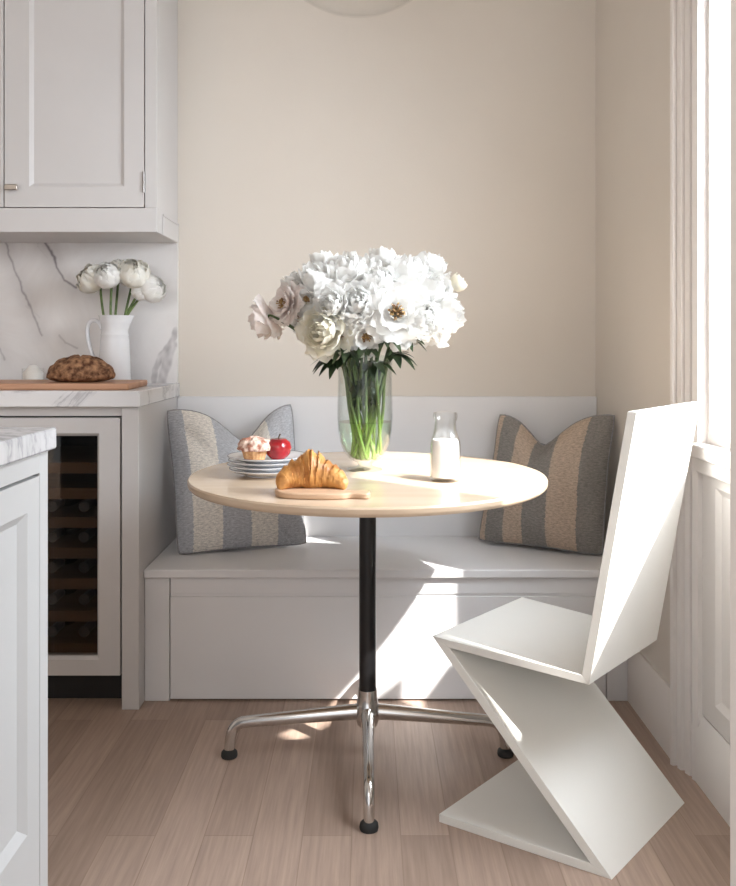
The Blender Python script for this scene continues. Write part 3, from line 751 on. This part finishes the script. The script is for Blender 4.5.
# ------------------------------------------------------------------ zigzag chair
def gp(px, py, z):
    D = F * (H - z) / (py - YH); return Vector(((px - CX) / F * D, D, z))
tk = .018
brn = gp(612, 880, 0); brf = gp(685, 803, 0); bfn = gp(439, 822, 0); bff = bfn + (brf - brn)
sfn = gp(432, 636, .395); sff = gp(522, 597, .395)
tn = gp(589, 685, .362); tf = gp(657, 640, .362)          # lower rear tips of seat and back
btn = at(637, 412, 1.609); btf = at(700, 402, 1.914)
ch = thing('zigzag_chair', (brn + brf + bfn + bff) / 4, 'angular white zigzag chair of four flat planks beside the window', 'chair')
def zig_profile(bf, br, sf, t, bt):
    """mitred outline of one side: quads for base, diagonal, seat and back"""
    f = (br - bf).normalized(); up = Vector((0, 0, 1))
    fs_ = (t - sf); fs_.z = 0; fs_.normalize()
    sl = Vector((br.x - sf.x, br.y - sf.y, -sf.z)); al = math.atan2(sf.z, math.hypot(sl.x, sl.y))
    L0 = br - f * (tk / math.sin(al)); dg = sf - L0
    P = L0 + dg * (tk / sf.z); Q = br + dg * ((sf.z - tk) / sf.z)
    bd = bt - t
    S = t - fs_ * tk + bd * (tk / bd.z); bi = bt - fs_ * tk
    return dict(base_plank=[bf, br, P, bf + up * tk], diagonal_plank=[L0 * 0 + P, br, Q, sf], seat=[Q, t, S, sf], backrest=[t, bt, bi, S])
pn_, pf_ = zig_profile(bfn, brn, sfn, tn, btn), zig_profile(bff, brf, sff, tf, btf)
for nm in ('base_plank', 'diagonal_plank', 'seat', 'backrest'):
    MB().add(pn_[nm] + pf_[nm], [(0, 1, 2, 3), (7, 6, 5, 4), (0, 4, 5, 1), (1, 5, 6, 2), (2, 6, 7, 3), (3, 7, 4, 0)]).build(nm, M['chair'], ch, bevel=.0008, bseg=1)

# ------------------------------------------------------------------ on the table
pc = Vector((-0.255, 2.135, TB))
zs = TB
pn = ['bottom', 'second from bottom', 'third from bottom', 'top']
for k in range(4):
    r = .098 + .001 * k
    c = Vector((pc.x + [.002, -.002, .001, 0][k], pc.y, zs))
    lab = ['white plate with thin blue rim, lowest in the stack on the table', 'white blue-rimmed plate second from the bottom of the stack',
           'white blue-rimmed plate directly under the top plate of the stack', 'topmost white blue-rimmed plate holding muffin and red fruit'][k]
    p = thing('plate', c, lab, 'plate', 'stacked plates on the table')
    MB().lathe([(0, .002), (.052, .002), (.054, 0), (.057, 0), (.058, .003), (.075, .008), (r - .003, .0155), (r, .0170), (r, .0184), (r - .003, .0190), (.075, .0115), (.055, .006), (0, .0055)], c, 56).build('plate_body', M['china'], p, smooth=50)
    MB().lathe([(r - .002, .0182), (r - .0003, .0184), (r + .0003, .0190), (r - .0003, .0196), (r - .002, .0192)], c, 56, close=False).build('rim', M['rim'], p, smooth=60)
    zs += .0105
ztop = zs - .0105 + .006
mc = at(254.5, 460, 2.115); mc.z = ztop
mf = thing('muffin', mc, 'small crumble-topped muffin on the top plate, left of the red fruit', 'muffin')
MB().lathe([(0, 0), (.024, 0), (.033, .033), (.030, .036), (0, .036)], mc, 60, fl=lambda a, z: 1 + .03 * math.cos(20 * a)).build('muffin_cup', M['muffin'], mf, smooth=50)
tm = MB()
def mtop(u, v):
    a = 2 * PI * u; b = -.35 + (PI / 2 + .35) * v
    p = Vector((.041 * math.cos(b) * math.cos(a), .041 * math.cos(b) * math.sin(a), .036 + .024 * math.sin(b)))
    n = noise.noise(p * 90) * .006 + abs(noise.noise(p * 190)) * .005
    p += Vector((p.x, p.y, p.z - .03)).normalized() * n * (1 if v < .98 else 0)
    return mc + p
tm.grid(mtop, 60, 20).build('crumble_top', M['crumble'], mf, smooth=80)
fc = at(278, 462, 2.135); fc.z = ztop
fx = thing('red_fruit', fc, 'shiny round red fruit on the top plate, right of the muffin', 'fruit')
MB().lathe([(0, .004), (.010, .001), (.020, .004), (.030, .016), (.0335, .031), (.030, .045), (.019, .054), (.009, .0545), (.003, .050), (0, .049)], fc, 36, fl=lambda a, z: 1 + .03 * math.cos(5 * a)).build('fruit_body', M['fruit'], fx, smooth=80)
MB().tube([fc + Vector((0, 0, .049)), fc + Vector((.002, 0, .058)), fc + Vector((.006, -.001, .066))], [.0015, .0013, .002], 8).build('stalk', M['stalk'], fx)

# serving board and croissant
sb = MB()
bz0, bz1 = TB, TB + .013
def g2(px, py, z=TB):
    D = F * (H - z) / (py - YH); return ((px - CX) / F * D, D)
out = [(-.205, 1.85), (-.195, 1.815), (-.17, 1.795), (-.10, 1.783), (-.058, 1.786), (-.035, 1.797), (-.008, 1.790), (.003, 1.797), (.004, 1.822), (-.008, 1.832), (-.034, 1.830), (-.055, 1.85), (-.06, 1.90), (-.085, 1.93), (-.17, 1.93), (-.20, 1.90)]
oc = catmull([Vector((x, y, 0)) for x, y in out + out[:1]], 5)[:-1]
sb.prism([(p.x, p.y) for p in oc], bz0, bz1)
tag(sb.build('serving_board', M['boardpale'], bevel=.003), 'small pale wooden paddle board under the croissant', 'serving board')
cc = Vector((-.122, 1.853, bz1))
cr = MB(); NS, NR = 90, 28
def cro(u, v):
    s = 2 * u - 1; a = 2 * PI * v
    # crescent path, arms coming forward
    ph = s * 1.45; Rp = .060
    base = Vector((Rp * 1.16 * math.sin(ph), .026 + -.050 * (1 - math.cos(ph)), 0))
    tg = Vector((math.cos(ph) * 1.16, -.83 * math.sin(ph), 0)).normalized(); sd = Vector((-tg.y, tg.x, 0))
    seg = abs(s + .08) * 5.2 + .2 * math.sin(a * 2); fr_ = seg - math.floor(seg)
    r = .0425 * (1 - .62 * abs(s + .08) ** 1.1) * (1.05 - .11 * fr_)
    r *= max(.0, 1 - abs(s) ** 9) ** .5
    r *= 1 + .07 * noise.noise(Vector((s * 22, math.cos(a) * 5, math.sin(a) * 5 + 3))) + .05 * noise.noise(Vector((s * 9, math.cos(a) * 2, math.sin(a) * 2)))
    z = r * math.sin(a) * (1.08 if abs(s) < .25 else .92)
    p = base + sd * r * math.cos(a) * .85 + Vector((0, 0, max(0.0, r * .82 + z)))
    return cc + p
cr.grid(cro, NS, NR)
tag(cr.build('croissant', M['croissant'], smooth=50), 'golden flaky croissant on the small wooden paddle board', 'croissant')

# milk bottle
mbp = Vector((0.187, 2.035, TB))
mk = thing('milk_bottle', mbp, 'clear glass bottle two thirds full of milk on the table', 'bottle')
gpf = [(0, 0), (.032, 0), (.0355, .003), (.0365, .010), (.0365, .085), (.0355, .095), (.030, .112), (.0265, .130), (.0255, .145), (.0285, .151), (.0295, .158), (.0285, .165), (.0255, .166), (.0250, .150), (.0230, .143), (.0240, .130), (.0275, .112), (.0330, .094), (.0340, .085), (.0340, .011), (0, .009)]
MB().lathe(gpf, mbp, 40).build('bottle_glass', M['bottleglass'], mk, smooth=60)
MB().lathe([(0, .0095), (.0335, .0115), (.0336, .085), (.0325, .094), (.030, .1005), (0, .1005)], mbp, 40).build('milk', M['milk'], mk, smooth=50)

# ------------------------------------------------------------------ pendant
pl = Vector((-.026, 2.15, 1.905))
pd = thing('glass_pendant', (pl.x, pl.y, ZC), 'clear glass dome pendant lamp hanging above the round table', 'pendant lamp')
R = .25
gp_ = [(R * math.sin(t) * (1.0), R * (1 - math.cos(t)) * .95) for t in [i / 24 * 2.75 for i in range(25)]]
gp_ = [(max(r, 0), z) for r, z in gp_]
inner = [(max(r - .003, 0), z + .003 if z < .2 else z) for r, z in gp_][::-1]
MB().lathe(gp_ + inner, pl, 56, close=False).build('glass_shade', M['lampglass'], pd, smooth=70)
zt = gp_[-1][1]
MB().lathe([(0, zt - .02), (.06, zt - .02), (.10, zt - .004), (.10, zt + .004), (.05, zt + .03), (.012, zt + .05), (0, zt + .05)], pl, 32).build('lamp_holder', M['brass'], pd, smooth=40)
MB().lathe([(0, zt - .16), (.022, zt - .15), (.032, zt - .12), (.028, zt - .08), (.014, zt - .05), (.014, zt - .02), (0, zt - .02)], pl, 24).build('bulb', M['bulb'], pd, smooth=60)
MB().tube([pl + Vector((0, 0, zt + .045)), Vector((pl.x, pl.y, ZC))], .004, 8).build('cord', M['cord'], pd)
MB().lathe([(0, ZC - .03), (.05, ZC - .025), (.06, ZC), (0, ZC)], (pl.x, pl.y, 0), 28).build('ceiling_rose', M['brass'], pd, smooth=50)

# ------------------------------------------------------------------ light
w = bpy.data.worlds.new('sky'); bpy.context.scene.world = w; w.use_nodes = True
bg = w.node_tree.nodes['Background']; bg.inputs['Color'].default_value = (0.93, 0.96, 1.0, 1); bg.inputs['Strength'].default_value = 0.9
sun = bpy.data.lights.new('sun', 'SUN'); sun.energy = 8.0; sun.angle = math.radians(1.0); sun.color = (1.0, 0.965, 0.91)
so = bpy.data.objects.new('sun', sun); C.objects.link(so)
so.rotation_euler = Vector((-1.15, 1.0, -1.53)).to_track_quat('-Z', 'Y').to_euler(); so.location = (4, -2, 6)
def area(name, loc, to, sx, sy, e, col):
    l = bpy.data.lights.new(name, 'AREA'); l.shape = 'RECTANGLE'; l.size = sx; l.size_y = sy; l.energy = e; l.color = col
    o = bpy.data.objects.new(name, l); C.objects.link(o); o.location = loc
    o.rotation_euler = (Vector(to) - Vector(loc)).to_track_quat('-Z', 'Y').to_euler()
    return o
area('window_skylight', (1.35, 1.60, 1.75), (0, 1.85, 0.55), 1.1, 1.3, 62, (0.86, 0.93, 1.0))
area('fill_light', (-0.6, -1.8, 2.5), (0.0, 2.0, 0.8), 2.4, 1.2, 10, (1.0, 0.98, 0.96))  # added soft fill from behind the camera; stands for no actual lamp

# ------------------------------------------------------------------ camera
cam = bpy.data.cameras.new('camera'); co = bpy.data.objects.new('camera', cam); C.objects.link(co)
co.location = (0, 0, H); co.rotation_euler = (PI / 2, 0, 0)
cam.sensor_fit = 'HORIZONTAL'; cam.sensor_width = 36; cam.lens = F / 736 * 36; cam.shift_y = -(443 - YH) / 736; cam.clip_start = .02
sc = bpy.context.scene; sc.camera = co
sc.view_settings.view_transform = 'Standard'; sc.view_settings.look = 'None'; sc.view_settings.exposure = 0.86
sc.cycles.max_bounces = 10; sc.cycles.transparent_max_bounces = 24; sc.cycles.use_denoising = True
